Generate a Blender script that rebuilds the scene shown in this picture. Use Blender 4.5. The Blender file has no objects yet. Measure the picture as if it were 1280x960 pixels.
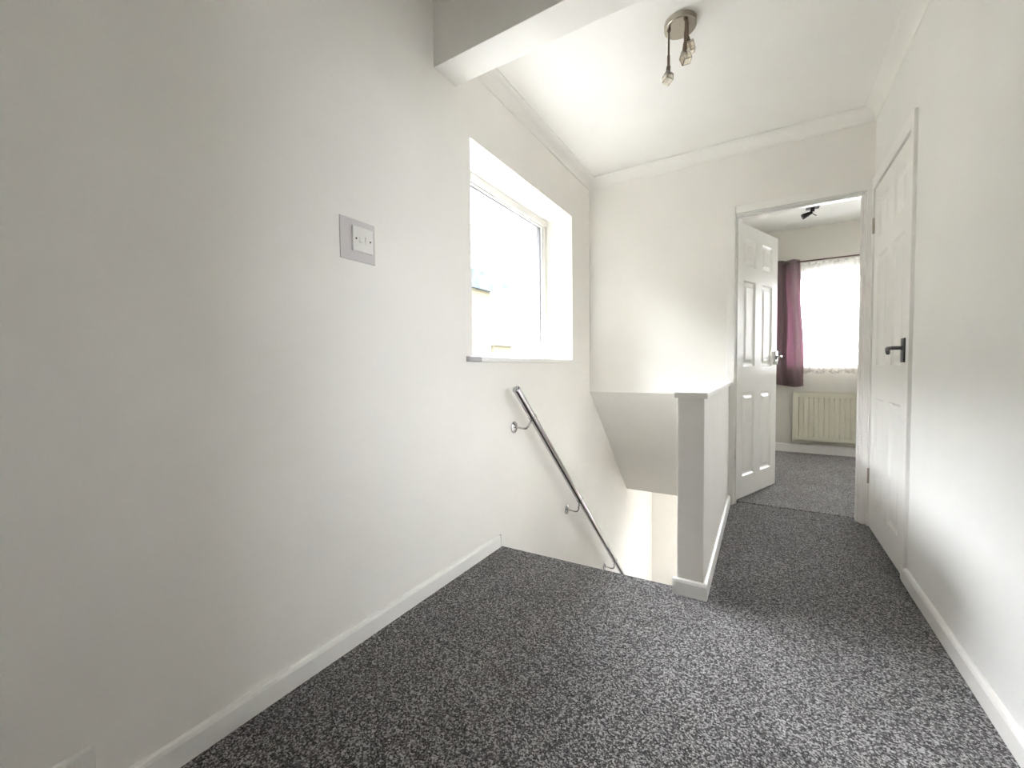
import bpy, bmesh, math, random
from mathutils import Vector, Matrix
random.seed(7)
sc = bpy.context.scene
COL = sc.collection
PI = math.pi

# ------------------------------------------------------------------ dimensions (metres)
W, D, H = 1.776, 3.243, 2.478          # landing width, far wall, ceiling
HX0, HX1, PY = 0.916, 1.020, 1.850     # half wall
CAP = 0.863
ZS = 0.772                             # top of the sloping stair soffit
BY0, BY1, BZ = 1.389, 1.535, 2.265     # ceiling beam
WY0, WY1, WB, WT = 1.640, 2.885, 1.034, 2.089   # landing window opening
D2 = 5.586                             # bedroom window wall
FZ = -2.6                              # ground floor

# ------------------------------------------------------------------ materials
def nmat(name):
    m = bpy.data.materials.new(name); m.use_nodes = True
    nt = m.node_tree; b = nt.nodes['Principled BSDF']
    return m, nt, b

def paint(name, col, rough=0.6, bump=0.0, scale=60.0, var=0.02, coat=0.0):
    m, nt, b = nmat(name)
    tc = nt.nodes.new('ShaderNodeTexCoord')
    n = nt.nodes.new('ShaderNodeTexNoise'); n.inputs['Scale'].default_value = 2.3; n.inputs['Detail'].default_value = 3
    nt.links.new(tc.outputs['Object'], n.inputs['Vector'])
    r = nt.nodes.new('ShaderNodeValToRGB')
    r.color_ramp.elements[0].position = .3; r.color_ramp.elements[1].position = .7
    r.color_ramp.elements[0].color = (*[max(0, c*(1-var)) for c in col], 1)
    r.color_ramp.elements[1].color = (*[min(1, c*(1+var)) for c in col], 1)
    nt.links.new(n.outputs['Fac'], r.inputs['Fac']); nt.links.new(r.outputs['Color'], b.inputs['Base Color'])
    b.inputs['Roughness'].default_value = rough
    if coat: b.inputs['Coat Weight'].default_value = coat; b.inputs['Coat Roughness'].default_value = .12
    if bump:
        n2 = nt.nodes.new('ShaderNodeTexNoise'); n2.inputs['Scale'].default_value = scale; n2.inputs['Detail'].default_value = 4
        nt.links.new(tc.outputs['Object'], n2.inputs['Vector'])
        bp = nt.nodes.new('ShaderNodeBump'); bp.inputs['Strength'].default_value = bump; bp.inputs['Distance'].default_value = .003
        nt.links.new(n2.outputs['Fac'], bp.inputs['Height']); nt.links.new(bp.outputs['Normal'], b.inputs['Normal'])
    return m

def metal(name, col, rough):
    m, nt, b = nmat(name)
    b.inputs['Metallic'].default_value = 1
    tc = nt.nodes.new('ShaderNodeTexCoord')
    n = nt.nodes.new('ShaderNodeTexNoise'); n.inputs['Scale'].default_value = 90
    nt.links.new(tc.outputs['Object'], n.inputs['Vector'])
    mr = nt.nodes.new('ShaderNodeMapRange'); mr.inputs['To Min'].default_value = rough*.8; mr.inputs['To Max'].default_value = rough*1.2
    nt.links.new(n.outputs['Fac'], mr.inputs['Value']); nt.links.new(mr.outputs['Result'], b.inputs['Roughness'])
    b.inputs['Base Color'].default_value = (*col, 1)
    return m

M = {}
M['wall'] = paint('wall_paint', (.86, .840, .80), .62, .16, 55)
M['wall_cool'] = paint('wall_paint_cool', (.84, .835, .815), .60, .16, 55)
M['ceil'] = paint('ceiling_paint', (.88, .864, .83), .8, .25, 38)
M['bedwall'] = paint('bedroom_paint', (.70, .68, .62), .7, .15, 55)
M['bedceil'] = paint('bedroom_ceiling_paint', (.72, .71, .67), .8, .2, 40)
M['gloss'] = paint('gloss_white_paint', (.86, .85, .82), .28, .05, 25, .015)
M['upvc'] = paint('white_upvc', (.88, .88, .87), .3)
M['upvc_darkened'] = paint('darkened_white_upvc', (.72, .71, .67), .35)  # landing window frame: white darkened in colour so bright window light doesn't clip it
M['spacer'] = paint('glazing_spacer_grey', (.22, .22, .25), .5)
M['greyend'] = paint('grey_sill_patch', (.48, .47, .47), .7)
M['plate'] = paint('switch_white_plastic', (.80, .79, .76), .3)
M['surround'] = paint('lilac_grey_plastic', (.64, .61, .61), .25)
M['dark'] = paint('dark_recess', (.03, .03, .03), .6)
M['slot'] = paint('screw_dark', (.05, .045, .04), .4)
M['rad'] = paint('radiator_cream_enamel', (.66, .64, .52), .4)
M['chrome'] = metal('brushed_chrome', (.66, .66, .66), .16)
M['rail'] = metal('polished_chrome', (.52, .52, .52), .08)
M['nickel'] = metal('aged_nickel', (.46, .42, .36), .24)
M['bronze'] = metal('dark_bronze', (.17, .13, .10), .42)
M['handle'] = metal('satin_grey_handle', (.15, .15, .155), .36)
M['black'] = paint('black_metal', (.03, .028, .026), .4)
M['rodmat'] = paint('dark_wood_rod', (.10, .055, .045), .45)
M['strip'] = paint('threshold_dark', (.05, .048, .045), .5)

def carpet(name, dark, mid, light):
    m, nt, b = nmat(name)
    tc = nt.nodes.new('ShaderNodeTexCoord')
    vo = nt.nodes.new('ShaderNodeTexVoronoi'); vo.inputs['Scale'].default_value = 245
    nt.links.new(tc.outputs['Object'], vo.inputs['Vector'])
    wn = nt.nodes.new('ShaderNodeTexNoise'); wn.inputs['Scale'].default_value = 420; wn.inputs['Detail'].default_value = 1
    nt.links.new(tc.outputs['Object'], wn.inputs['Vector'])
    sp = nt.nodes.new('ShaderNodeSeparateXYZ'); nt.links.new(vo.outputs['Color'], sp.inputs[0])
    av = nt.nodes.new('ShaderNodeMath'); av.operation = 'MULTIPLY_ADD'; av.inputs[1].default_value = .7
    sc2 = nt.nodes.new('ShaderNodeMath'); sc2.operation = 'MULTIPLY'; sc2.inputs[1].default_value = .3
    nt.links.new(wn.outputs['Fac'], sc2.inputs[0]); nt.links.new(sp.outputs['X'], av.inputs[0]); nt.links.new(sc2.outputs[0], av.inputs[2])
    r = nt.nodes.new('ShaderNodeValToRGB'); e = r.color_ramp.elements
    e[0].position = .15; e[0].color = (*dark, 1); e[1].position = .86; e[1].color = (*light, 1)
    x = e.new(.5); x.color = (*mid, 1)
    nt.links.new(av.outputs[0], r.inputs['Fac'])
    # broad pile shading (wear)
    n3 = nt.nodes.new('ShaderNodeTexNoise'); n3.inputs['Scale'].default_value = 3.2; n3.inputs['Detail'].default_value = 2
    nt.links.new(tc.outputs['Object'], n3.inputs['Vector'])
    mr = nt.nodes.new('ShaderNodeMapRange'); mr.inputs['From Min'].default_value = .3; mr.inputs['From Max'].default_value = .7
    mr.inputs['To Min'].default_value = .90; mr.inputs['To Max'].default_value = 1.1
    nt.links.new(n3.outputs['Fac'], mr.inputs['Value'])
    mx = nt.nodes.new('ShaderNodeVectorMath'); mx.operation = 'SCALE'
    nt.links.new(r.outputs['Color'], mx.inputs[0]); nt.links.new(mr.outputs['Result'], mx.inputs['Scale'])
    nt.links.new(mx.outputs['Vector'], b.inputs['Base Color'])
    b.inputs['Roughness'].default_value = .95
    b.inputs['Sheen Weight'].default_value = .15
    b.inputs['Specular IOR Level'].default_value = .1
    v = nt.nodes.new('ShaderNodeTexNoise'); v.inputs['Scale'].default_value = 260; v.inputs['Detail'].default_value = 2
    nt.links.new(tc.outputs['Object'], v.inputs['Vector'])
    bp = nt.nodes.new('ShaderNodeBump'); bp.inputs['Strength'].default_value = .9; bp.inputs['Distance'].default_value = .006
    nt.links.new(v.outputs['Fac'], bp.inputs['Height']); nt.links.new(bp.outputs['Normal'], b.inputs['Normal'])
    return m
M['carpet'] = carpet('grey_twist_carpet', (.011, .0108, .011), (.098, .095, .096), (.47, .455, .455))
M['carpet_bed'] = carpet('grey_bedroom_carpet', (.04, .039, .04), (.20, .195, .195), (.58, .56, .56))

def glass_pane(name, tint=(1, 1, 1), gl=.06):
    m = bpy.data.materials.new(name); m.use_nodes = True; nt = m.node_tree
    nt.nodes.clear()
    o = nt.nodes.new('ShaderNodeOutputMaterial'); mx = nt.nodes.new('ShaderNodeMixShader')
    t = nt.nodes.new('ShaderNodeBsdfTransparent'); t.inputs['Color'].default_value = (*tint, 1)
    g = nt.nodes.new('ShaderNodeBsdfGlossy'); g.inputs['Roughness'].default_value = .02
    mx.inputs['Fac'].default_value = gl
    nt.links.new(t.outputs[0], mx.inputs[1]); nt.links.new(g.outputs[0], mx.inputs[2]); nt.links.new(mx.outputs[0], o.inputs['Surface'])
    return m
M['glass'] = glass_pane('window_glass')

def shade_glass():
    m, nt, b = nmat('amber_shade_glass')
    b.inputs['Base Color'].default_value = (.97, .92, .80, 1)
    b.inputs['Transmission Weight'].default_value = .88
    b.inputs['Roughness'].default_value = .12
    b.inputs['IOR'].default_value = 1.45
    return m
M['shade'] = shade_glass()

def cloth(name, col, trans_col, tr=.5, clear=0.0, lace=False):
    m = bpy.data.materials.new(name); m.use_nodes = True; nt = m.node_tree; nt.nodes.clear()
    o = nt.nodes.new('ShaderNodeOutputMaterial')
    tc = nt.nodes.new('ShaderNodeTexCoord')
    d = nt.nodes.new('ShaderNodeBsdfDiffuse'); t = nt.nodes.new('ShaderNodeBsdfTranslucent')
    n = nt.nodes.new('ShaderNodeTexNoise'); n.inputs['Scale'].default_value = 220; n.inputs['Detail'].default_value = 2
    nt.links.new(tc.outputs['Object'], n.inputs['Vector'])
    r = nt.nodes.new('ShaderNodeValToRGB')
    r.color_ramp.elements[0].color = (*[c*.88 for c in col], 1); r.color_ramp.elements[1].color = (*[min(1, c*1.1) for c in col], 1)
    nt.links.new(n.outputs['Fac'], r.inputs['Fac']); nt.links.new(r.outputs['Color'], d.inputs['Color'])
    t.inputs['Color'].default_value = (*trans_col, 1)
    mx = nt.nodes.new('ShaderNodeMixShader'); mx.inputs['Fac'].default_value = tr
    nt.links.new(d.outputs[0], mx.inputs[1]); nt.links.new(t.outputs[0], mx.inputs[2])
    out = mx
    if clear or lace:
        tp = nt.nodes.new('ShaderNodeBsdfTransparent'); m2 = nt.nodes.new('ShaderNodeMixShader')
        if lace:      # woven holes of the lace border
            v = nt.nodes.new('ShaderNodeTexVoronoi'); v.inputs['Scale'].default_value = 75
            nt.links.new(tc.outputs['Object'], v.inputs['Vector'])
            c = nt.nodes.new('ShaderNodeMapRange'); c.inputs['From Min'].default_value = .28; c.inputs['From Max'].default_value = .40
            c.inputs['To Min'].default_value = .75; c.inputs['To Max'].default_value = .03
            nt.links.new(v.outputs['Distance'], c.inputs['Value']); nt.links.new(c.outputs['Result'], m2.inputs['Fac'])
        else:
            m2.inputs['Fac'].default_value = clear
        nt.links.new(mx.outputs[0], m2.inputs[1]); nt.links.new(tp.outputs[0], m2.inputs[2]); out = m2
    nt.links.new(out.outputs[0], o.inputs['Surface'])
    return m
M['curtain'] = cloth('mauve_curtain_cloth', (.27, .225, .22), (.60, .385, .475), .43)
M['curtain_edge'] = cloth('pale_lining_cloth', (.75, .66, .66), (.8, .7, .7), .4)
M['net'] = cloth('white_net_cloth', (.84, .82, .80), (.90, .90, .90), .5, clear=.72)
M['lace'] = cloth('white_lace_cloth', (.86, .83, .80), (.9, .88, .86), .4, lace=True)

def brick():
    m, nt, b = nmat('buff_brick')
    tc = nt.nodes.new('ShaderNodeTexCoord'); mp = nt.nodes.new('ShaderNodeMapping')
    mp.inputs['Rotation'].default_value = (0, PI/2, PI/2)
    nt.links.new(tc.outputs['Object'], mp.inputs['Vector'])
    bt = nt.nodes.new('ShaderNodeTexBrick'); bt.inputs['Scale'].default_value = 1
    bt.inputs['Brick Width'].default_value = .225; bt.inputs['Row Height'].default_value = .075; bt.inputs['Mortar Size'].default_value = .01
    bt.inputs['Color1'].default_value = (.060, .055, .037, 1); bt.inputs['Color2'].default_value = (.054, .046, .031, 1); bt.inputs['Mortar'].default_value = (.062, .060, .046, 1)
    sp = nt.nodes.new('ShaderNodeSeparateXYZ'); cb = nt.nodes.new('ShaderNodeCombineXYZ')
    nt.links.new(tc.outputs['Object'], sp.inputs[0]); nt.links.new(sp.outputs['Y'], cb.inputs['X']); nt.links.new(sp.outputs['Z'], cb.inputs['Y'])
    nt.links.new(cb.outputs[0], bt.inputs['Vector']); nt.links.new(bt.outputs['Color'], b.inputs['Base Color'])
    b.inputs['Roughness'].default_value = 1; b.inputs['Specular IOR Level'].default_value = 0
    return m
M['brick'] = brick()
M['tile'] = paint('slate_roof_tile', (.037, .044, .047), .9, .8, 9, .35)
M['tile'].node_tree.nodes['Principled BSDF'].inputs['Specular IOR Level'].default_value = 0
M['paving'] = paint('pale_paving', (.2, .2, .19), .85, .3, 8, .1)

# ------------------------------------------------------------------ mesh helpers
class MB:
    """collects solid shapes into one mesh"""
    def __init__(s): s.bm = bmesh.new()
    def box(s, x0, y0, z0, x1, y1, z1, bev=0.0, seg=2):
        t = bmesh.new(); bmesh.ops.create_cube(t, size=1)
        for v in t.verts:
            v.co = Vector((x0+(v.co.x+.5)*(x1-x0), y0+(v.co.y+.5)*(y1-y0), z0+(v.co.z+.5)*(z1-z0)))
        if bev: bmesh.ops.bevel(t, geom=t.edges[:], offset=bev, segments=seg, profile=.6, affect='EDGES')
        return s.merge(t)
    def merge(s, t, mat=None):
        if mat is not None: bmesh.ops.transform(t, matrix=mat, verts=t.verts)
        me = bpy.data.meshes.new('tmp'); t.to_mesh(me); t.free(); s.bm.from_mesh(me); bpy.data.meshes.remove(me); return s
    def cyl(s, a, b, r, r2=None, seg=20, cap=True, bev=0.0):
        a, b = Vector(a), Vector(b); r2 = r if r2 is None else r2
        t = bmesh.new(); bmesh.ops.create_cone(t, cap_ends=cap, segments=seg, radius1=r, radius2=r2, depth=(b-a).length)
        if bev:
            ed = [e for e in t.edges if abs(e.verts[0].co.z-e.verts[1].co.z) < 1e-6]
            bmesh.ops.bevel(t, geom=ed, offset=bev, segments=3, profile=.5, affect='EDGES')
        q = Vector((0, 0, 1)).rotation_difference((b-a).normalized()).to_matrix().to_4x4()
        return s.merge(t, Matrix.Translation((a+b)/2) @ q)
    def tube(s, pts, r, seg=12):
        pts = [Vector(p) for p in pts]; t = bmesh.new(); rings = []
        up = Vector((.13, .31, .94))
        for i, p in enumerate(pts):
            d = (pts[min(i+1, len(pts)-1)]-pts[max(i-1, 0)]).normalized()
            u = d.cross(up).normalized(); w = d.cross(u).normalized(); up = -w if (-w).dot(up) > 0 else w
            u = d.cross(up).normalized(); w = u.cross(d)
            rr = r[i] if isinstance(r, (list, tuple)) else r
            rings.append([t.verts.new(p+u*rr*math.cos(2*PI*k/seg)+w*rr*math.sin(2*PI*k/seg)) for k in range(seg)])
        for a, b in zip(rings, rings[1:]):
            for k in range(seg): t.faces.new((a[k], a[(k+1) % seg], b[(k+1) % seg], b[k]))
        t.faces.new(rings[0][::-1]); t.faces.new(rings[-1])
        bmesh.ops.recalc_face_normals(t, faces=t.faces)
        return s.merge(t)
    def prism(s, poly, axis, a, b, bev=0.0):
        """extrude a 2-D polygon along an axis: x -> (y,z), y -> (x,z), z -> (x,y)"""
        t = bmesh.new()
        f = {'x': lambda p, c: (c, p[0], p[1]), 'y': lambda p, c: (p[0], c, p[1]), 'z': lambda p, c: (p[0], p[1], c)}[axis]
        A = [t.verts.new(f(p, a)) for p in poly]; B = [t.verts.new(f(p, b)) for p in poly]; n = len(poly)
        t.faces.new(A); t.faces.new(B[::-1])
        for i in range(n): t.faces.new((A[i], B[i], B[(i+1) % n], A[(i+1) % n]))
        bmesh.ops.recalc_face_normals(t, faces=t.faces)
        if bev: bmesh.ops.bevel(t, geom=t.edges[:], offset=bev, segments=2, profile=.6, affect='EDGES')
        return s.merge(t)
    def build(s, name, mat, parent=None, smooth=False, local=False):
        bm = s.bm
        if parent is not None and not local:
            bmesh.ops.translate(bm, vec=-parent.location, verts=bm.verts)
        me = bpy.data.meshes.new(name); bm.to_mesh(me); bm.free()
        if smooth:
            for p in me.polygons: p.use_smooth = True
            me.set_sharp_from_angle(angle=math.radians(40))
        me.materials.append(mat)
        o = bpy.data.objects.new(name, me); COL.objects.link(o)
        if parent is not None: o.parent = parent
        return o

def tag(o, label=None, cat=None, group=None, kind=None):
    if label: o['label'] = label
    if cat: o['category'] = cat
    if group: o['group'] = group
    if kind: o['kind'] = kind
    return o
def structure(o, label, cat): return tag(o, label, cat, None, 'structure')
def empty(name, loc, label, cat, rz=0.0, kind=None, group=None):
    o = bpy.data.objects.new(name, None); COL.objects.link(o); o.empty_display_size = .05
    o.location = loc; o.rotation_euler = (0, 0, rz)
    return tag(o, label, cat, group, kind)

# ------------------------------------------------------------------ room shell
YR = -1.6
# floor of the landing (L-shape around the stairwell, rounded nosing at the stair edge)
mb = MB()
mb.prism([(-.01, YR), (W+.02, YR), (W+.02, 3.333), (HX0, 3.333), (HX0, 1.905), (-.01, 1.872)], 'z', -.22, 0)
fl = mb.build('floor', M['carpet'])
bv = fl.modifiers.new('nosing', 'BEVEL'); bv.width = .008; bv.segments = 3; bv.limit_method = 'ANGLE'
structure(fl, 'dark grey flecked carpet of the landing running from the stair edge to the bedroom door', 'floor')
mb = MB(); mb.box(HX1, 3.347, -.22, 3.9, D2, 0)
structure(mb.build('floor', M['carpet_bed']), 'paler grey flecked carpet inside the bedroom beyond the open door', 'floor')
mb = MB(); mb.box(1.05, 3.331, -.05, 1.74, 3.349, -.010)
structure(mb.build('trim_1', M['strip']), 'thin dark seam between landing and bedroom carpets under the open door', 'threshold')
# stairs going down
mb = MB(); rise, going = .2, .211
for k in range(12):
    z = -(k+1)*rise; y = 1.885+k*going
    mb.box(.0, y-.03, z-.2, HX0, y+going, z, .008)
mb.box(-.01, 1.875, FZ-.1, 2.2, 5.6, FZ)
structure(mb.build('stairs', M['carpet']), 'carpeted stairs dropping from the landing edge beside the chrome handrail', 'stairs')
# left wall with the window opening
mb = MB()
for (y0, y1, z0, z1) in ((YR-.1, WY0, FZ, 2.75), (WY1, 5.6, FZ, 2.75), (WY0, WY1, FZ, WB-.03), (WY0, WY1, WT, 2.75)):
    mb.box(-.3, y0, z0, 0, y1, z1)
structure(mb.build('wall_left', M['wall']), 'long white left wall with the light switch, landing window and handrail', 'wall')
# far wall with the bedroom doorway
mb = MB()
mb.box(0, D, ZS, HX0, D+.1, 2.75)
mb.box(HX0, D, -.3, 1.040, D+.1, 2.75)
mb.box(1.040, D, 2.016, 1.75, D+.1, 2.75)
mb.box(1.75, D, -.3, 3.9, D+.1, 2.75)
structure(mb.build('wall_back', M['wall']), 'white far wall of the landing above the stair soffit and around the bedroom doorway', 'wall')
# sloping soffit over the stairs
mb = MB()
mb.prism([(D, ZS), (4.317, -.311), (5.5, -.311), (5.5, -.22), (4.40, -.22), (D+.1, .90), (D+.1, ZS)], 'x', 0, HX0)
structure(mb.build('ceiling', M['wall']), 'grey shaded sloping soffit over the stairwell below the far wall', 'stair soffit')
# wall under the landing along the stairs, bedroom side walls
mb = MB(); mb.box(HX0, 1.86, FZ, HX1, 4.5, -.21); mb.box(HX0, D+.1, -.22, HX1, D2, 2.75)
structure(mb.build('wall_stair', M['wall']), 'white wall along the right side of the stairs below the half wall', 'wall')
mb = MB()
mb.box(HX0, 4.5, -.32, 2.2, 5.6, -.225)
structure(mb.build('ceiling', M['ceil']), 'ceiling of the hall downstairs beyond the soffit', 'ceiling')
# downstairs hall walls with an opening added for daylight
mb = MB(); mb.box(-.3, 5.49, FZ, 1.05, 5.6, -.22); mb.box(1.95, 5.49, FZ, 2.2, 5.6, -.22); mb.box(1.05, 5.49, -.7, 1.95, 5.6, -.22)
mb.box(2.1, 3.4, FZ, 2.2, 5.49, -.22); mb.box(HX1, 4.4, FZ, 2.2, 4.5, -.22)
structure(mb.build('wall_hall', M['wall']), 'white wall at the foot of the stairs seen under the soffit', 'wall')
# half wall
mb = MB(); mb.box(HX0, PY, -.05, HX1, D, CAP-.026, .004)
structure(mb.build('wall_half', M['wall']), 'white half wall between the stairwell and the corridor', 'half wall')
mb = MB(); mb.box(HX0-.013, PY-.014, CAP-.026, HX1+.013, D-.001, CAP, .004)
structure(mb.build('trim_2', M['gloss']), 'white board capping the top of the half wall', 'wall cap')
# right wall (door openings)
DY0, DY1, DZ = 2.470, 3.205, 1.997
RY0, RY1 = .52, 1.28  # unseen doorway added to let side daylight onto the landing
mb = MB()
for (y0, y1, z0, z1) in ((YR-.1, RY0, -.2, 2.75), (RY0, RY1, 2.0, 2.75), (RY1, DY0, -.2, 2.75), (DY0, DY1, DZ, 2.75), (DY1, D, -.2, 2.75)):
    mb.box(W, y0, z0, W+.1, y1, z1)
mb.box(W+.1, 2.35, -.2, W+.7, 2.42, 2.75); mb.box(W+.62, 2.42, -.2, W+.7, D, 2.75); mb.box(W+.1, 2.42, -.2, W+.62, D, -.02); mb.box(W+.1, 2.42, 2.6, W+.62, D, 2.75)  # unseen closet box added behind the door to stop sky light leaking in
structure(mb.build('wall_right', M['wall_cool']), 'white right wall of the landing holding the closed panelled door', 'wall')
mb = MB(); mb.box(-.3, YR-.1, -.2, W+.1, YR, 2.75)
structure(mb.build('wall_rear', M['wall']), 'white end wall of the landing behind the camera', 'wall')
# ceilings and beam
mb = MB(); mb.box(-.3, BY1-.02, H, W+.1, D+.05, H+.2)
structure(mb.build('ceiling', M['ceil']), 'white landing ceiling between the beam and the far wall', 'ceiling')
mb = MB(); mb.box(-.3, YR-.1, 2.66, W+.1, BY0+.02, 2.76)
structure(mb.build('ceiling', M['ceil']), 'white ceiling on the near side of the beam', 'ceiling')
mb = MB(); mb.box(0, BY0, BZ, W, BY1, 2.7, .003)
structure(mb.build('trim_3', M['wall']), 'boxed white beam crossing the landing ceiling at top', 'beam')
mb = MB(); mb.box(HX0, D+.05, H, 3.9, D2+.1, H+.2)
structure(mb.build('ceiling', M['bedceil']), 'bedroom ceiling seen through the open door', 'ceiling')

# coving: concave profile
def cove_profile(c, h, n=8):
    pts = [(0, 0), (c, 0), (c, -.006)]
    for k in range(n+1):
        a = k/n*PI/2
        pts.append((c-(c-.006)*math.sin(a)*1.0, -.006-(h-.012)*(1-math.cos(a))))
    pts += [(0, -h)]
    # remove near duplicate
    out = []
    for p in pts:
        if not out or (Vector(p)-Vector(out[-1])).length > 1e-4: out.append(p)
    return out
cp = cove_profile(.063, .077)
mb = MB(); mb.prism([(x, H+z) for x, z in cp], 'y', BY1, D)
structure(mb.build('trim_4', M['ceil']), 'white coving along the left wall above the landing window', 'coving')
mb = MB(); mb.prism([(D-x, H+z) for x, z in cp], 'x', .0, W)
structure(mb.build('trim_5', M['ceil']), 'white coving along the far wall above the bedroom doorway', 'coving')
mb = MB(); mb.prism([(W-x, H+z) for x, z in cp], 'y', BY1, D)
structure(mb.build('trim_6', M['ceil']), 'white coving along the right wall above the closed door', 'coving')

# skirting boards
BH, BT = .068, .0155
def skirt(side, axis, base, sgn, a, b, name, label, mat='gloss', bh=BH):
    prof = [(base, 0.001), (base+sgn*BT, 0.001), (base+sgn*BT, bh-.012), (base+sgn*BT*.75, bh-.003), (base+sgn*BT*.35, bh), (base, bh)]
    m = MB(); m.prism(prof, axis, a, b)
    return structure(m.build(name, M[mat]), label, 'skirting board')
skirt('left', 'y', 0, 1, YR, 1.851, 'baseboard_left', 'white skirting board along the foot of the left wall')
skirt('right', 'y', W, -1, RY1+.05, 2.452, 'baseboard_right', 'white skirting board along the foot of the right wall beside the closed door')
m = MB()
m.prism([(HX1, .001), (HX1+BT, .001), (HX1+BT, BH-.012), (HX1+BT*.75, BH-.003), (HX1+BT*.35, BH), (HX1, BH)], 'y', PY, D-.017)
m.prism([(PY, .001), (PY-BT, .001), (PY-BT, BH-.012), (PY-BT*.75, BH-.003), (PY-BT*.35, BH), (PY, BH)], 'x', HX0-BT, HX1+BT)
structure(m.build('baseboard_half', M['gloss']), 'white skirting board wrapping the end and corridor side of the half wall', 'skirting board')
# stair string down the left wall
m = MB(); m.prism([(1.857, -.2), (1.857, .067), (1.863, .066), (1.906, .010), (4.40, -2.36), (4.40, -2.6), (4.1, -2.6)], 'x', 0, .015)
structure(m.build('trim_7', M['gloss']), 'white stair string sloping down the left wall from the end of the skirting', 'stair string')

# ------------------------------------------------------------------ landing window
win = empty('window_1', (-.2, (WY0+WY1)/2, WB), 'white framed landing window in the left wall with a bright overcast view', 'window', kind='structure')
def frame_ring(m, axis, c0, c1, a0, a1, z0, z1, w, bev=.004):
    """rectangular ring of section w between planes c0..c1 (axis x or y)"""
    for (p0, p1, q0, q1) in ((a0, a1, z0, z0+w), (a0, a1, z1-w, z1), (a0, a0+w, z0+w, z1-w), (a1-w, a1, z0+w, z1-w)):
        if axis == 'x': m.box(c0, p0, q0, c1, p1, q1, bev)
        else: m.box(p0, c0, q0, p1, c1, q1, bev)
m = MB(); frame_ring(m, 'x', -.272, -.203, WY0+.001, WY1-.001, WB-.028, WT-.001, .048)
fr = m.build('frame', M['upvc_darkened'], win)
m = MB(); frame_ring(m, 'x', -.228, -.213, WY0+.045, WY1-.045, WB+.018, WT-.046, .016, .005)
m.build('bead', M['upvc_darkened'], win)
m = MB(); frame_ring(m, 'x', -.262, -.238, WY0+.047, WY1-.047, WB+.020, WT-.048, .013, 0)
m.build('glazing_spacer', M['spacer'], win)['label'] = 'grey spacer bar round the glass'
m = MB(); m.box(-.240, WY0+.045, WB+.015, -.234, WY1-.045, WT-.045)
m.build('pane', M['glass'], win)
m = MB()
m.box(-.203, WY0+.001, WB-.029, .001, WY1-.001, WB-.004, 0); m.box(.0005, 1.588, WB-.029, .022, 3.024, WB-.004, .004)
sl = m.build('sill', M['gloss'], win)
m = MB(); m.box(.0006, 1.586, WB-.0296, .0226, 1.690, WB-.0036, .004)  # grey-coloured box over the near end of the sill front
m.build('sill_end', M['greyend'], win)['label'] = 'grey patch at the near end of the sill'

# ------------------------------------------------------------------ panelled doors
def panel_leaf(Wd, Hd, T, stile=.098, mull=.115, rows=((.155, .772), (.958, 1.580), (1.682, 1.885))):
    """six-panel moulded leaf: x 0..Wd, y 0..T, z 0..Hd; panels pressed into both faces"""
    cols = ((stile, (Wd-mull)/2), ((Wd+mull)/2, Wd-stile))
    xs = [0] + [v for c in cols for v in c] + [Wd]
    zs = [0] + [v for r in rows for v in r] + [Hd]
    bm = bmesh.new()
    g = {}
    for s, y in ((0, 0.0), (1, T)):
        for i, x in enumerate(xs):
            for j, z in enumerate(zs): g[s, i, j] = bm.verts.new((x, y, z))
    panels = []
    for s in (0, 1):
        for i in range(len(xs)-1):
            for j in range(len(zs)-1):
                q = [g[s, i, j], g[s, i+1, j], g[s, i+1, j+1], g[s, i, j+1]]
                f = bm.faces.new(q if s == 0 else q[::-1])
                if i in (1, 3) and j in (1, 3, 5): panels.append(f)
    nx, nz = len(xs)-1, len(zs)-1
    for j in range(nz):
        bm.faces.new([g[0, 0, j], g[0, 0, j+1], g[1, 0, j+1], g[1, 0, j]])
        bm.faces.new([g[0, nx, j], g[1, nx, j], g[1, nx, j+1], g[0, nx, j+1]])
    for i in range(nx):
        bm.faces.new([g[0, i, 0], g[1, i, 0], g[1, i+1, 0], g[0, i+1, 0]])
        bm.faces.new([g[0, i, nz], g[0, i+1, nz], g[1, i+1, nz], g[1, i, nz]])
    bmesh.ops.recalc_face_normals(bm, faces=bm.faces)
    # cove down, flat, then raised field
    for th, dp in ((.009, -.010), (.007, -.003), (.010, 0.0), (.022, .009)):
        bmesh.ops.inset_individual(bm, faces=panels, thickness=th, depth=dp, use_even_offset=True)
    return bm

def lever_handle(parent, x, z, side, direction, T, mat='handle', plate_h=.110, plate_w=.056):
    """lever handle on the y=0 face (side -1) or the y=T face (side +1) of a leaf, lever towards direction"""
    f = 0 if side < 0 else T
    def Y(d): return f+side*d
    m = MB()
    m.box(x-plate_w/2, min(Y(-.001), Y(.012)), z-plate_h*.60, x+plate_w/2, max(Y(-.001), Y(.012)), z+plate_h*.40, .0035)
    root = m.build('handle', M[mat], parent, smooth=True, local=True)
    root['label'] = 'satin metal lever handle on a back plate'
    m = MB()
    m.cyl((x, Y(.008), z), (x, Y(.016), z), .0125, .011, 20)
    m.cyl((x, Y(.014), z), (x, Y(.050), z), .0085, .0085, 16)
    m.tube([(x, Y(.046), z), (x+direction*.012, Y(.050), z), (x+direction*.04, Y(.051), z), (x+direction*.062, Y(.049), z-.001),
            (x+direction*.082, Y(.045), z-.012), (x+direction*.091, Y(.042), z-.024)], [.0075, .0085, .009, .0095, .009, .0075], 14)
    m.build('lever', M[mat], root, smooth=True, local=True)
    return root

# closed door in the right wall: leaf local x runs from hinge (far) to near edge
leafW = .715
d2 = empty('door_2', (W+.03, DY1-.010, .007), 'closed white panelled door in the right wall with a grey lever handle', 'door', rz=-PI/2, kind='structure')
MB_leaf = MB(); MB_leaf.merge(panel_leaf(leafW, 1.980, .036))
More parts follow.
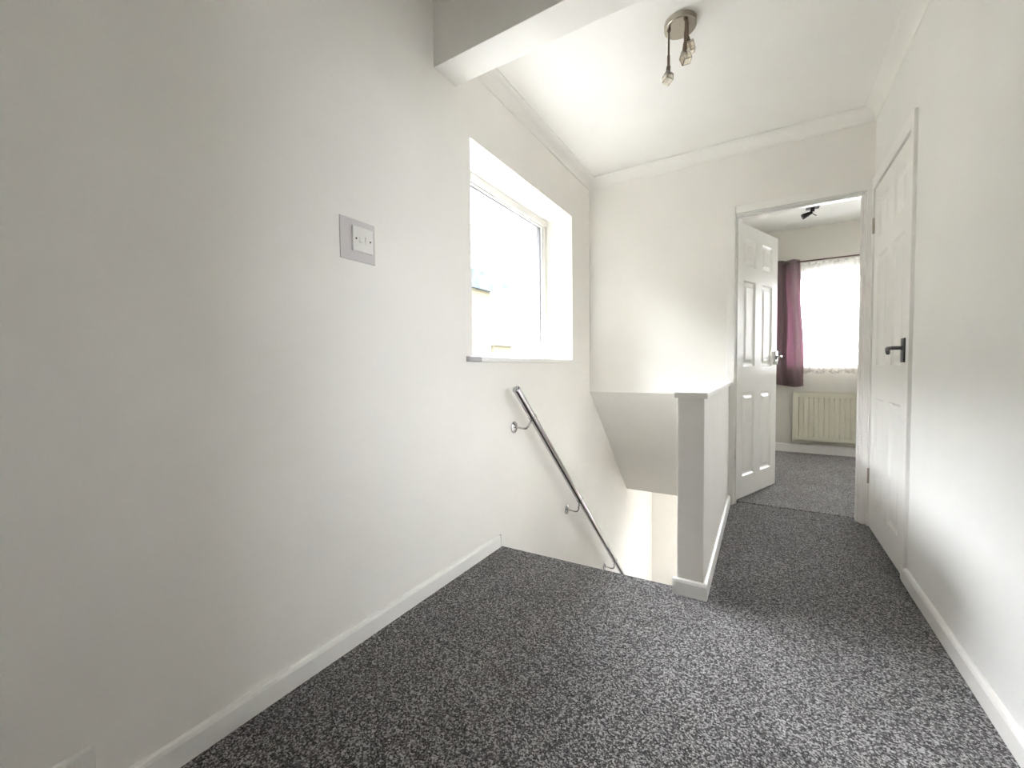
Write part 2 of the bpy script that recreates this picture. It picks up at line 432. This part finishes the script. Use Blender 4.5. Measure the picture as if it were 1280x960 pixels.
# local +x -> world -y, local +y -> world +x ; leaf face y=0 looks at -x
lf = MB_leaf.build('leaf', M['gloss'], d2, local=True); lf.location = (0, -.0355, 0)
hd = lever_handle(d2, leafW-.040, 1.038, -1, -1, .036); hd.location = (0, -.0355, 0)
for hz in (.30, 1.775):
    m = MB(); m.cyl((-.006, -.040, hz-.045), (-.006, -.040, hz+.045), .006, seg=12)
    m.build('hinge', M['nickel'], d2, smooth=True, local=True)
# frame of that door, standing a little proud of the wall
m = MB()
m.box(W-.014, 2.438, .0, W+.1, DY0+.012, 2.062, .002)
m.box(W-.014, DY0+.012, DZ-.002, W+.1, D-.012, 2.062, .002)
m.box(W-.014, DY1-.002, .0, W+.1, D-.012, DZ-.002, .002)
structure(m.build('trim_8', M['gloss']), 'white frame round the closed door in the right wall', 'door frame')

# bedroom doorway: lining, stop, architrave
m = MB(); LX0, LX1 = 1.057, 1.733
m.box(LX0-.018, D-.002, 0, LX0, D+.102, 1.999, .001); m.box(LX1, D-.002, 0, LX1+.018, D+.102, 1.999, .001)
m.box(LX0-.018, D-.002, 1.999, LX1+.018, D+.102, 2.017, .001)
m.box(LX0, D+.02, 0, LX0+.012, D+.060, 1.987, .002); m.box(LX1-.012, D+.02, 0, LX1, D+.060, 1.987, .002); m.box(LX0, D+.02, 1.987, LX1, D+.060, 1.999, .002)
structure(m.build('trim_9', M['gloss']), 'white lining and stop of the open bedroom doorway', 'door frame')
m = MB()
def arch(x0, x1, z0, z1): m.box(x0, D-.016, z0, x1, D+.001, z1, .004)
arch(1.003, 1.052, 0, 2.058); arch(1.7385, W-.001, 0, 2.004)
m.box(1.0525, D-.016, 2.004, W-.001, D+.001, 2.058, .004)
structure(m.build('trim_10', M['gloss']), 'white architrave round the bedroom doorway in the far wall', 'architrave')
# the open leaf
ang = math.radians(68.8)
d1 = empty('door_1', (LX0+.006, D+.098, .008), 'open white panelled door swung into the bedroom', 'door', rz=ang, kind='structure')
m = MB(); m.merge(panel_leaf(.690, 1.980, .036))
m.build('leaf', M['gloss'], d1, local=True)
lever_handle(d1, .690-.032, 1.035, -1, -1, .036, 'chrome')
lever_handle(d1, .690-.032, 1.035, 1, -1, .036, 'chrome')
for hz in (.25, 1.72):
    m = MB(); m.cyl((-.004, .004, hz-.045), (-.004, .004, hz+.045), .006, seg=12)
    m.build('hinge', M['nickel'], d1, smooth=True, local=True)

# ------------------------------------------------------------------ bedroom shell
BX0, BX1, BB, BT2 = 1.475, 2.95, .955, 2.000
m = MB()
for (x0, x1, z0, z1) in ((.0, BX0, -.3, 2.75), (BX1, 3.9, -.3, 2.75), (BX0, BX1, -.3, BB), (BX0, BX1, BT2, 2.75)):
    m.box(x0, D2, z0, x1, D2+.28, z1)
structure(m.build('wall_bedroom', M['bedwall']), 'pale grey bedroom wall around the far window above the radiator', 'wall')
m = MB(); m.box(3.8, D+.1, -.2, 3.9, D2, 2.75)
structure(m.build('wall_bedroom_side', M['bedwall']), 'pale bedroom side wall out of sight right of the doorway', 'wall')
skirt('bedroom', 'x', D2, -1, HX1, 3.8, 'baseboard_bedroom', 'white skirting board below the bedroom radiator', bh=.095)
w2 = empty('window_2', ((BX0+BX1)/2, D2+.16, BB), 'white framed bedroom window behind the net curtain', 'window', kind='structure')
m = MB(); frame_ring(m, 'y', D2+.17, D2+.235, BX0+.001, BX1-.001, BB+.001, BT2-.001, .055)
m.box((BX0+BX1)/2+.25, D2+.172, BB+.05, (BX0+BX1)/2+.31, D2+.233, BT2-.05, .004)
m.build('frame', M['upvc'], w2)
m = MB(); m.box(BX0+.05, D2+.198, BB+.05, BX1-.05, D2+.204, BT2-.05)
m.build('pane', M['glass'], w2)
m = MB(); m.box(BX0+.001, D2-.012, BB-.02, BX1-.001, D2+.17, BB+.004, .003)
m.build('sill', M['gloss'], w2)

# curtain rod
rod = empty('curtain_rod', (1.2, D2-.105, 2.092), 'thin dark curtain rod above the bedroom window', 'curtain rod')
m = MB(); m.cyl((1.16, D2-.105, 2.092), (3.15, D2-.105, 2.092), .0075, seg=14); m.build('pole', M['rodmat'], rod, smooth=True)
for x in (1.15, 3.16):
    m = MB(); t = bmesh.new(); bmesh.ops.create_uvsphere(t, u_segments=16, v_segments=10, radius=.018); m.merge(t, Matrix.Translation((x, D2-.105, 2.092)))
    m.build('finial', M['rodmat'], rod, smooth=True)
for x in (1.19, 3.12):
    m = MB(); m.cyl((x, D2+.001, 2.092), (x, D2-.006, 2.092), .02); m.cyl((x, D2-.004, 2.092), (x, D2-.105, 2.092), .005); m.cyl((x-.006, D2-.105, 2.092), (x+.006, D2-.105, 2.092), .0105)
    m.build('bracket', M['rodmat'], rod, smooth=True)

# mauve eyelet curtain
def sheet(fn, nu, nv, th):
    """solid cloth sheet from fn(u,v)->point"""
    bm = bmesh.new(); V = [[bm.verts.new(fn(i/nu, j/nv)) for j in range(nv+1)] for i in range(nu+1)]
    for i in range(nu):
        for j in range(nv): bm.faces.new((V[i][j], V[i+1][j], V[i+1][j+1], V[i][j+1]))
    bmesh.ops.recalc_face_normals(bm, faces=bm.faces)
    if th: bmesh.ops.solidify(bm, geom=bm.faces[:], thickness=th)
    return bm
CX0, CX1, CZ0, CZ1 = 1.215, 1.548, .752, 2.122
cu = empty('curtain', (1.36, D2-.105, CZ0), 'mauve eyelet curtain gathered at the left side of the bedroom window', 'curtain')
def cur(u, v):
    k = u*3.0*2*PI+.6
    spread = 1+.16*(1-v)
    x = CX0+(CX1-CX0)*u*spread+.006*math.sin(9*v+u*5)
    amp = .048*(1-.22*(1-v))
    y = D2-.105+amp*math.cos(k)+.006*math.sin(7*v+11*u)*(1-v)
    z = CZ0+(CZ1-CZ0)*v+.012*math.sin(u*6)*(1-v)+.004*math.cos(k)*v
    return (x, y, z)
m = MB(); m.merge(sheet(cur, 96, 40, .0022)); m.build('panel', M['curtain'], cu, smooth=True)
def hem(u, v):
    p = cur(u, v*.058); return (p[0], p[1]-.0035, p[2]-.001)
m = MB(); m.merge(sheet(hem, 96, 4, .002)); m.build('hem', M['curtain'], cu, smooth=True)
def band(u, v):
    p = cur(u, .945+v*.055); return (p[0], p[1]+.003, p[2])
m = MB(); m.merge(sheet(band, 96, 4, .002)); m.build('heading_band', M['curtain'], cu, smooth=True)
m = MB()
m.tube([Vector(cur(1.0, v/24.0))+Vector((.001, 0, 0)) for v in range(25)], .0038, 8); m.build('selvedge', M['curtain_edge'], cu, smooth=True)['label'] = 'pale leading edge of the lining'
for k in range(6):
    u = (k*PI+PI/2-.6)/(6*PI)
    p = Vector(cur(u, 1.0)); p.z = 2.092
    nx = 1 if k % 2 == 0 else -1
    m = MB(); t = bmesh.new()
    pts = [(p.x+.006*math.sin(0), p.y+.026*math.cos(a), p.z+.026*math.sin(a)) for a in [i*2*PI/24 for i in range(24)]]
    ring = [];
    for i, a in enumerate([i*2*PI/24 for i in range(24)]):
        c = Vector((p.x, p.y+.0225*math.cos(a), p.z+.0225*math.sin(a))); r_ = Vector((0, math.cos(a), math.sin(a)))
        ring.append([t.verts.new(c+r_*.0035*math.cos(b)+Vector((1, 0, 0))*.0035*math.sin(b)) for b in [j*2*PI/8 for j in range(8)]])
    for i in range(24):
        for j in range(8): t.faces.new((ring[i][j], ring[(i+1) % 24][j], ring[(i+1) % 24][(j+1) % 8], ring[i][(j+1) % 8]))
    bmesh.ops.recalc_face_normals(t, faces=t.faces); m.merge(t)
    m.build('eyelet', M['chrome'], cu, smooth=True)

# net curtain with a lace hem
nc = empty('net_curtain', (2.2, D2-.045, .9), 'white net curtain with a scalloped lace hem hanging over the bedroom window', 'net curtain')
NX0, NX1, NZ0, NZ1 = 1.40, 3.02, .945, 2.078
def netf(u, v):
    return (NX0+(NX1-NX0)*u, D2-.045+.010*math.sin(u*2*PI*26)+.004*math.sin(u*2*PI*9+v*3), NZ0+(NZ1-NZ0)*v)
m = MB(); m.merge(sheet(netf, 260, 6, .0012)); m.build('panel', M['net'], nc, smooth=True)
def lacef(u, v):
    s = abs(math.sin(u*PI*12)); drop = .022+.044*s**.6
    return (NX0+(NX1-NX0)*u, D2-.047+.010*math.sin(u*2*PI*26), NZ0+.030-(drop+.030)*(1-v))
m = MB(); m.merge(sheet(lacef, 260, 4, .0014)); m.build('lace_hem', M['lace'], nc, smooth=True)
m = MB(); m.cyl((NX0, D2-.045, NZ1), (NX1, D2-.045, NZ1), .006, seg=10); m.build('header_wire', M['upvc'], nc, smooth=True)

# radiator: pressed flutes
RX0, RX1, RZ0, RZ1 = 1.510, 2.62, .140, .672
ra = empty('radiator', ((RX0+RX1)/2, D2-.07, RZ0), 'cream panel radiator with vertical flutes below the bedroom window', 'radiator')
bm = bmesh.new(); yf = D2-.098; prof = []
n = int((RX1-RX0-.06)/.0445); x = RX0+.03; prof.append((RX0, yf)); prof.append((RX0+.022, yf))
for k in range(n):
    a = x+k*.0445
    prof += [(a+.008, yf), (a+.012, yf+.009), (a+.018, yf+.009), (a+.022, yf)]
prof += [(RX1-.02, yf), (RX1, yf)]
zl = [(RZ0, 0), (RZ0+.045, 0), (RZ0+.058, 1), (RZ1-.058, 1), (RZ1-.045, 0), (RZ1, 0)]
V = [[bm.verts.new((px, yf+(py-yf)*f, z)) for (z, f) in zl] for (px, py) in prof]
for i in range(len(prof)-1):
    for j in range(len(zl)-1): bm.faces.new((V[i][j], V[i+1][j], V[i+1][j+1], V[i][j+1]))
m = MB(); m.merge(bm); m.box(RX0, yf+.019, RZ0, RX1, yf+.032, RZ1); m.box(RX0, yf+.0003, RZ0, RX0+.012, yf+.02, RZ1); m.box(RX1-.012, yf+.0003, RZ0, RX1, yf+.02, RZ1)
m.build('front_panel', M['rad'], ra)
m = MB(); m.box(RX0-.001, D2-.098, RZ0-.004, RX1+.001, D2-.092, RZ0+.014, .002); m.box(RX0, D2-.094, RZ0-.014, RX1, D2-.05, RZ0+.004, .006)
m.build('lower_rail', M['rad'], ra)
m = MB(); m.box(RX0-.008, D2-.1, RZ0, RX0+.003, D2-.04, RZ1, .003); m.build('side_panel', M['rad'], ra)
m = MB(); m.box(RX1-.003, D2-.1, RZ0, RX1+.008, D2-.04, RZ1, .003); m.build('side_panel', M['rad'], ra)
m = MB()
m.box(RX0-.002, D2-.101, RZ1-.004, RX1+.002, D2-.094, RZ1+.008, .002); m.box(RX0-.002, D2-.046, RZ1-.004, RX1+.002, D2-.038, RZ1+.008, .002)
for k in range(28):
    xx = RX0+.004+k*(RX1-RX0-.02)/27; m.box(xx, D2-.096, RZ1+.001, xx+.010, D2-.042, RZ1+.006)
m.build('top_grille', M['rad'], ra)
for xx in (RX0+.2, RX1-.2):
    m = MB(); m.box(xx-.02, D2-.048, RZ0+.06, xx+.02, D2+.001, RZ1-.06, .002); m.build('bracket', M['rad'], ra)

# bedroom ceiling spotlight
sp = empty('ceiling_spotlight', (1.60, 4.9, H), 'small black spotlight on the bedroom ceiling just under the door head', 'spotlight')
m = MB(); m.box(1.555, 4.86, H-.012, 1.66, 4.95, H+.001, .003); m.build('mount_plate', M['black'], sp)
m = MB(); m.cyl((1.605, 4.9, H-.010), (1.605, 4.9, H-.046), .019, .016); m.cyl((1.605, 4.9, H-.044), (1.60, 4.9, H-.060), .009); m.build('stem', M['black'], sp, smooth=True)
m = MB(); m.cyl((1.625, 4.9, H-.058), (1.572, 4.895, H-.050), .010, seg=14); m.build('swivel', M['upvc'], sp, smooth=True)
m = MB(); m.cyl((1.600, 4.897, H-.052), (1.575, 4.89, H-.066), .014, .017); m.cyl((1.576, 4.89, H-.065), (1.527, 4.88, H-.086), .019, .027, bev=.002); m.build('lamp_head', M['black'], sp, smooth=True)
m = MB(); m.cyl((1.598, 4.9, H-.058), (1.636, 4.9, H-.088), .004, seg=8); m.build('adjuster', M['black'], sp, smooth=True)

# ------------------------------------------------------------------ landing ceiling light
LC = (.897, 1.985)
cl = empty('ceiling_light', (LC[0], LC[1], H), 'ceiling light with a round nickel plate and glass cube shades on dark stems', 'ceiling light')
m = MB(); m.cyl((LC[0], LC[1], H+.001), (LC[0], LC[1], H-.028), .067, .067, 48, bev=.005); m.build('base_plate', M['nickel'], cl, smooth=True)
def cube_shade(c, rot, s):
    """open glass cube with a bored hollow, on its lampholder"""
    t = bmesh.new(); bmesh.ops.create_cube(t, size=1)
    bmesh.ops.scale(t, vec=(s, s, s*1.12), verts=t.verts)
    top = [f for f in t.faces if f.normal.z < -.9]
    r = bmesh.ops.inset_region(t, faces=top, thickness=s*.2, depth=0)
    e = bmesh.ops.extrude_face_region(t, geom=top)
    vs = [v for v in e['geom'] if isinstance(v, bmesh.types.BMVert)]
    bmesh.ops.translate(t, vec=(0, 0, s*.75), verts=vs); bmesh.ops.delete(t, geom=top, context='FACES_ONLY')
    bmesh.ops.recalc_face_normals(t, faces=t.faces)
    bmesh.ops.bevel(t, geom=[e for e in t.edges if e.calc_length() > s*.9], offset=s*.07, segments=2, profile=.6, affect='EDGES')
    return t
arms = [((.853, 1.968), (.852, 1.968, 2.296), (math.radians(-20), math.radians(14), .8), (.849, 1.968, 2.246)),
        ((.926, 1.940), (.925, 1.940, 2.350), (math.radians(-14), math.radians(-16), .5), (.926, 1.945, 2.290)),
        ((.927, 1.972), (.928, 1.973, 2.392), (math.radians(6), math.radians(-14), .2), (.938, 1.976, 2.348))]
for i, (b, e, rot, c) in enumerate(arms):
    m = MB(); m.cyl((b[0], b[1], H-.026), e, .0042, seg=12); m.cyl((b[0], b[1], H-.026), (b[0], b[1], H-.034), .010, .007, 16)
    m.cyl((e[0], e[1], e[2]+.045), e, .0062, seg=12)
    st = m.build('stem', M['bronze'], cl, smooth=True)
    R3 = Matrix.Translation(c) @ Matrix.Rotation(rot[2], 4, 'Z') @ Matrix.Rotation(rot[1], 4, 'Y') @ Matrix.Rotation(rot[0], 4, 'X')
    top = R3 @ Vector((0, 0, .018))
    m = MB(); m.cyl(e, top, .0085, .010, 16); m.build('lamp_holder', M['bronze'], cl, smooth=True)
    m = MB(); m.merge(cube_shade(c, rot, .036), R3); m.build('glass_shade', M['shade'], cl)
    m = MB(); m.cyl(R3 @ Vector((0, 0, .014)), R3 @ Vector((0, 0, -.012)), .0045, .0055, 12); m.build('bulb', M['plate'], cl, smooth=True)

# ------------------------------------------------------------------ light switch and socket
sw = empty('light_switch', (0, .976, 1.423), 'double light switch on a square lilac-grey surround on the left wall', 'light switch')
m = MB(); m.box(-.0005, .903, 1.351, .0035, 1.049, 1.494, .0015); m.build('surround', M['surround'], sw)['label'] = 'lilac-grey square surround plate'
m = MB(); m.box(.003, .948, 1.384, .0125, 1.034, 1.470, .0025); pl = m.build('switch_plate', M['plate'], sw)
for y in (.978, 1.004):
    m = MB(); m.prism([(.012, 1.4155), (.0165, 1.4155), (.0135, 1.4385), (.012, 1.4385)], 'y', y-.0055, y+.0055, .0006) if y < 1 else m.prism([(.012, 1.4155), (.0135, 1.4155), (.0165, 1.4385), (.012, 1.4385)], 'y', y-.0055, y+.0055, .0006)
    m.build('rocker', M['plate'], sw)
for y in (.961, 1.021):
    m = MB(); m.cyl((.012, y, 1.427), (.0131, y, 1.427), .0036, seg=16); m.build('screw', M['slot'], sw)
so = empty('power_socket', (0, .19, .128), 'white double power socket low on the left wall above the skirting', 'socket')
m = MB(); m.box(-.0005, .116, .085, .011, .262, .171, .003); m.build('socket_plate', M['plate'], so)
for y in (.152, .226):
    m = MB(); m.prism([(.010, .150), (.0135, .150), (.0155, .164), (.010, .164)], 'y', y-.006, y+.006, .0006); m.build('rocker', M['plate'], so)
    m = MB(); m.box(.0105, y-.002, .126, .0114, y+.002, .136); m.box(.0105, y-.016, .105, .0114, y-.009, .109); m.box(.0105, y+.009, .105, .0114, y+.016, .109)
    m.build('pin_slots', M['dark'], so)

# ------------------------------------------------------------------ handrail
RXR = .088
def rail_z(y): return .856-.955*(y-1.911)
hr = empty('handrail', (0, 2.02, .632), 'polished chrome handrail sloping down the left wall of the stairs', 'handrail')
a = (RXR, 1.911, rail_z(1.911)); b = (RXR, 4.45, rail_z(4.45))
m = MB(); m.cyl(a, b, .0212, seg=36); m.build('rail', M['rail'], hr, smooth=True)
for p, s in ((a, 1), (b, -1)):
    d = (Vector(b)-Vector(a)).normalized()*s
    m = MB(); m.cyl(Vector(p)-d*.006, Vector(p)+d*.010, .0222, seg=36, bev=.003); m.build('end_cap', M['rail'], hr, smooth=True)
dirv = (Vector(b)-Vector(a)).normalized()
for (ry, rz, cy) in ((2.025, .632, 2.089), (2.762, -.068, 2.800), (3.600, -.845, 3.620)):
    c = Vector((RXR, cy, rail_z(cy)))
    m = MB(); m.cyl((-.0005, ry, rz), (.006, ry, rz), .034, .033, 32, bev=.002); m.cyl((.005, ry, rz), (.014, ry, rz), .029, .010, 32)
    rs = m.build('bracket', M['rail'], hr, smooth=True)
    m = MB()
    low = Vector((RXR-.012, ry+.006, rz-.004)); nrm = Vector((0, .69, .72))
    m.tube([(.010, ry, rz), (.03, ry, rz-.001), (.055, ry+.002, rz-.004), low, low+Vector((.010, .008, .010)), low.lerp(c, .45)+Vector((.006, 0, 0)), c-Vector((0, .010, .014))], .0058, 12)
    arm = m.build('bracket_arm', M['rail'], rs, smooth=True); arm.parent = rs; arm.location = (0, 0, 0)
    m = MB(); m.cyl(c-dirv*.011, c+dirv*.011, .0248, seg=36, bev=.002); m.build('collar', M['rail'], hr, smooth=True)
# bracket meshes are local to the handrail; their arms were built local to the bracket origin (0,0,0)
for o in list(COL.objects):
    if o.name.startswith('bracket_arm'): o.location = -hr.location

# ------------------------------------------------------------------ unseen room and window added beside the landing to bring in daylight
m = MB(); m.box(W+.02, -1.6, -.2, 4.6, 2.35, 0)
structure(m.build('floor', M['carpet_bed']), 'carpet of the unseen room added beside the near end of the landing', 'floor')
m = MB()
m.box(W+.1, 2.25, 0, 4.5, 2.35, 2.75); m.box(W+.1, -1.7, 0, 4.5, -1.6, 2.75)
QY0, QY1 = -.5, .62
for (y0, y1, z0, z1) in ((-1.7, QY0, -.2, 2.75), (QY1, 2.35, -.2, 2.75), (QY0, QY1, -.2, .85), (QY0, QY1, 2.1, 2.75)):
    m.box(4.5, y0, z0, 4.7, y1, z1)
structure(m.build('wall_fill_room', M['wall']), 'walls of the unseen room added beside the near end of the landing', 'wall')
m = MB(); m.box(W+.1, -1.7, H, 4.6, 2.35, H+.2)
structure(m.build('ceiling', M['ceil']), 'ceiling of the unseen room added beside the near end of the landing', 'ceiling')
w3 = empty('window_fill_room', (4.55, .12, .85), 'window added in an unseen side room to light the landing', 'window', kind='structure')  # added window, placed to send fill light onto the left wall
m = MB(); frame_ring(m, 'x', 4.54, 4.60, QY0+.001, QY1-.001, .851, 2.099, .055); m.build('frame', M['upvc'], w3)
m = MB(); m.box(4.567, QY0+.05, .9, 4.573, QY1-.05, 2.05); m.build('pane', M['glass'], w3)
w4 = empty('window_fill_hall', (1.5, 5.54, FZ), 'unseen glazed door added to light the hall downstairs', 'window', kind='structure')  # added glazing out of view, sized to set the hall's brightness
m = MB(); frame_ring(m, 'y', 5.52, 5.57, 1.051, 1.949, FZ+.001, -1.101, .08); m.box(1.12, 5.525, FZ+.07, 1.88, 5.565, -1.42, .004); m.build('frame', M['upvc'], w4)
m = MB(); m.box(1.12, 5.542, -1.43, 1.88, 5.548, -1.17); m.build('pane', M['glass'], w4)

# ------------------------------------------------------------------ outside
m = MB(); m.box(-70, -40, FZ-.5, 60, 90, FZ-.1)
structure(m.build('ground', M['paving']), 'pale ground outside the house', 'ground')
m = MB(); m.prism([(-.72, 2.45), (-.302, 2.45), (-.302, 2.77), (9, 2.77), (9, 2.95), (4.2, 5.5), (-.72, 2.60)], 'y', -4, 8)  # roof and eaves added out of view to hold back high sky light
structure(m.build('roof', M['tile']), 'unseen pitched roof and eaves added to block sky light above the landing window', 'roof')
m = MB(); m.box(-3.4, -5.5, FZ-.1, -.301, -.58, 4.6); m.box(-3.6, -5.7, 4.6, -.301, -.43, 4.9)  # unseen block added to shade the far wall and window reveal from the sky
structure(m.build('wall_sky_block', M['brick']), 'brick block added out of sight to keep sky light off the far wall', 'wall')
nb = empty('neighbour_house', (-8, 10, FZ-.1), 'buff brick house with a blue-grey tiled roof seen through the landing window', 'house')
m = MB(); m.box(-14, 5, FZ-.1, -8, 13.57, 4.02); m.box(-14, -7, FZ-.1, -6.2, 8.2, 4.3); m.build('wall', M['brick'], nb)
m = MB(); m.prism([(-5.7, 4.2), (-10.1, 7.3), (-14.5, 4.2), (-14.3, 4.05), (-10.1, 7.05), (-5.8, 4.05)], 'y', -7.3, 8.5); m.prism([(-6.2, 4.29), (-10.1, 7.0), (-14, 4.29)], 'y', -6.99, 8.19); m.build('main_roof', M['tile'], nb)
m = MB()
m.prism([(4.6, 3.86), (13.55, 3.98), (13.65, 4.06), (14.02, 4.09), (14.1, 4.18), (14.62, 4.28), (14.72, 4.50), (14.45, 4.57), (13.2, 4.64), (4.6, 4.80)], 'x', -14.3, -7.86)
m.build('roof', M['tile'], nb)
fh = empty('distant_house', (-15, 25.2, FZ-.1), 'distant buff house whose chimney shows low in the landing window', 'house')
m = MB(); m.box(-20, 24.2, FZ-.1, -15, 26.6, 2.62); m.build('wall', M['brick'], fh)
m = MB(); m.prism([(23.9, 2.62), (26.9, 2.62), (26.7, 2.78), (24.1, 2.78)], 'x', -20.2, -14.8); m.build('roof', M['brick'], fh)
m = MB(); m.box(-15.8, 24.75, 2.7, -15.2, 26.0, 3.08); m.build('chimney', M['brick'], fh)
m = MB(); m.cyl((-15.4, 25.85, 3.05), (-15.4, 25.85, 3.62), .14, .11, 14); m.build('chimney_pot', M['brick'], fh)

# ------------------------------------------------------------------ sky, camera, view
w = bpy.data.worlds.new('overcast_sky'); sc.world = w; w.use_nodes = True
nt = w.node_tree; bg = nt.nodes['Background']
tc = nt.nodes.new('ShaderNodeTexCoord'); sx = nt.nodes.new('ShaderNodeSeparateXYZ'); nt.links.new(tc.outputs['Generated'], sx.inputs[0])
mr = nt.nodes.new('ShaderNodeMapRange'); mr.inputs['From Min'].default_value = 0; mr.inputs['From Max'].default_value = 1; mr.inputs['To Min'].default_value = 1/3; mr.inputs['To Max'].default_value = 1
nt.links.new(sx.outputs['Z'], mr.inputs['Value'])
# overcast sky: the zenith is three times as bright as the horizon
vm = nt.nodes.new('ShaderNodeVectorMath'); vm.operation = 'SCALE'; vm.inputs[0].default_value = (.928, .955, 1.0)
nt.links.new(mr.outputs['Result'], vm.inputs['Scale']); nt.links.new(vm.outputs['Vector'], bg.inputs['Color'])
bg.inputs['Strength'].default_value = 12.0

cam = bpy.data.cameras.new('camera'); co = bpy.data.objects.new('camera', cam); COL.objects.link(co)
r = Vector((0.85399781, 0.52017576, -0.01024309)); u = Vector((-0.01049972, 0.036915, 0.99926325)); f = Vector((-0.52017064, 0.85326107, -0.03698703))
co.matrix_world = Matrix(((r.x, u.x, -f.x, 1.2252), (r.y, u.y, -f.y, 0), (r.z, u.z, -f.z, .9685), (0, 0, 0, 1)))
cam.sensor_fit = 'HORIZONTAL'; cam.sensor_width = 36; cam.lens = 516.28/1280*36; cam.clip_start = .02; cam.clip_end = 300
sc.camera = co
sc.view_settings.view_transform = 'Standard'; sc.view_settings.look = 'None'; sc.view_settings.gamma = 1
sc.view_settings.use_curve_mapping = False
sc.view_settings.exposure = 2.88
sc.cycles.max_bounces = 16; sc.cycles.diffuse_bounces = 10; sc.cycles.transparent_max_bounces = 16
sc.cycles.use_denoising = True
sc.cycles.sample_clamp_indirect = 12
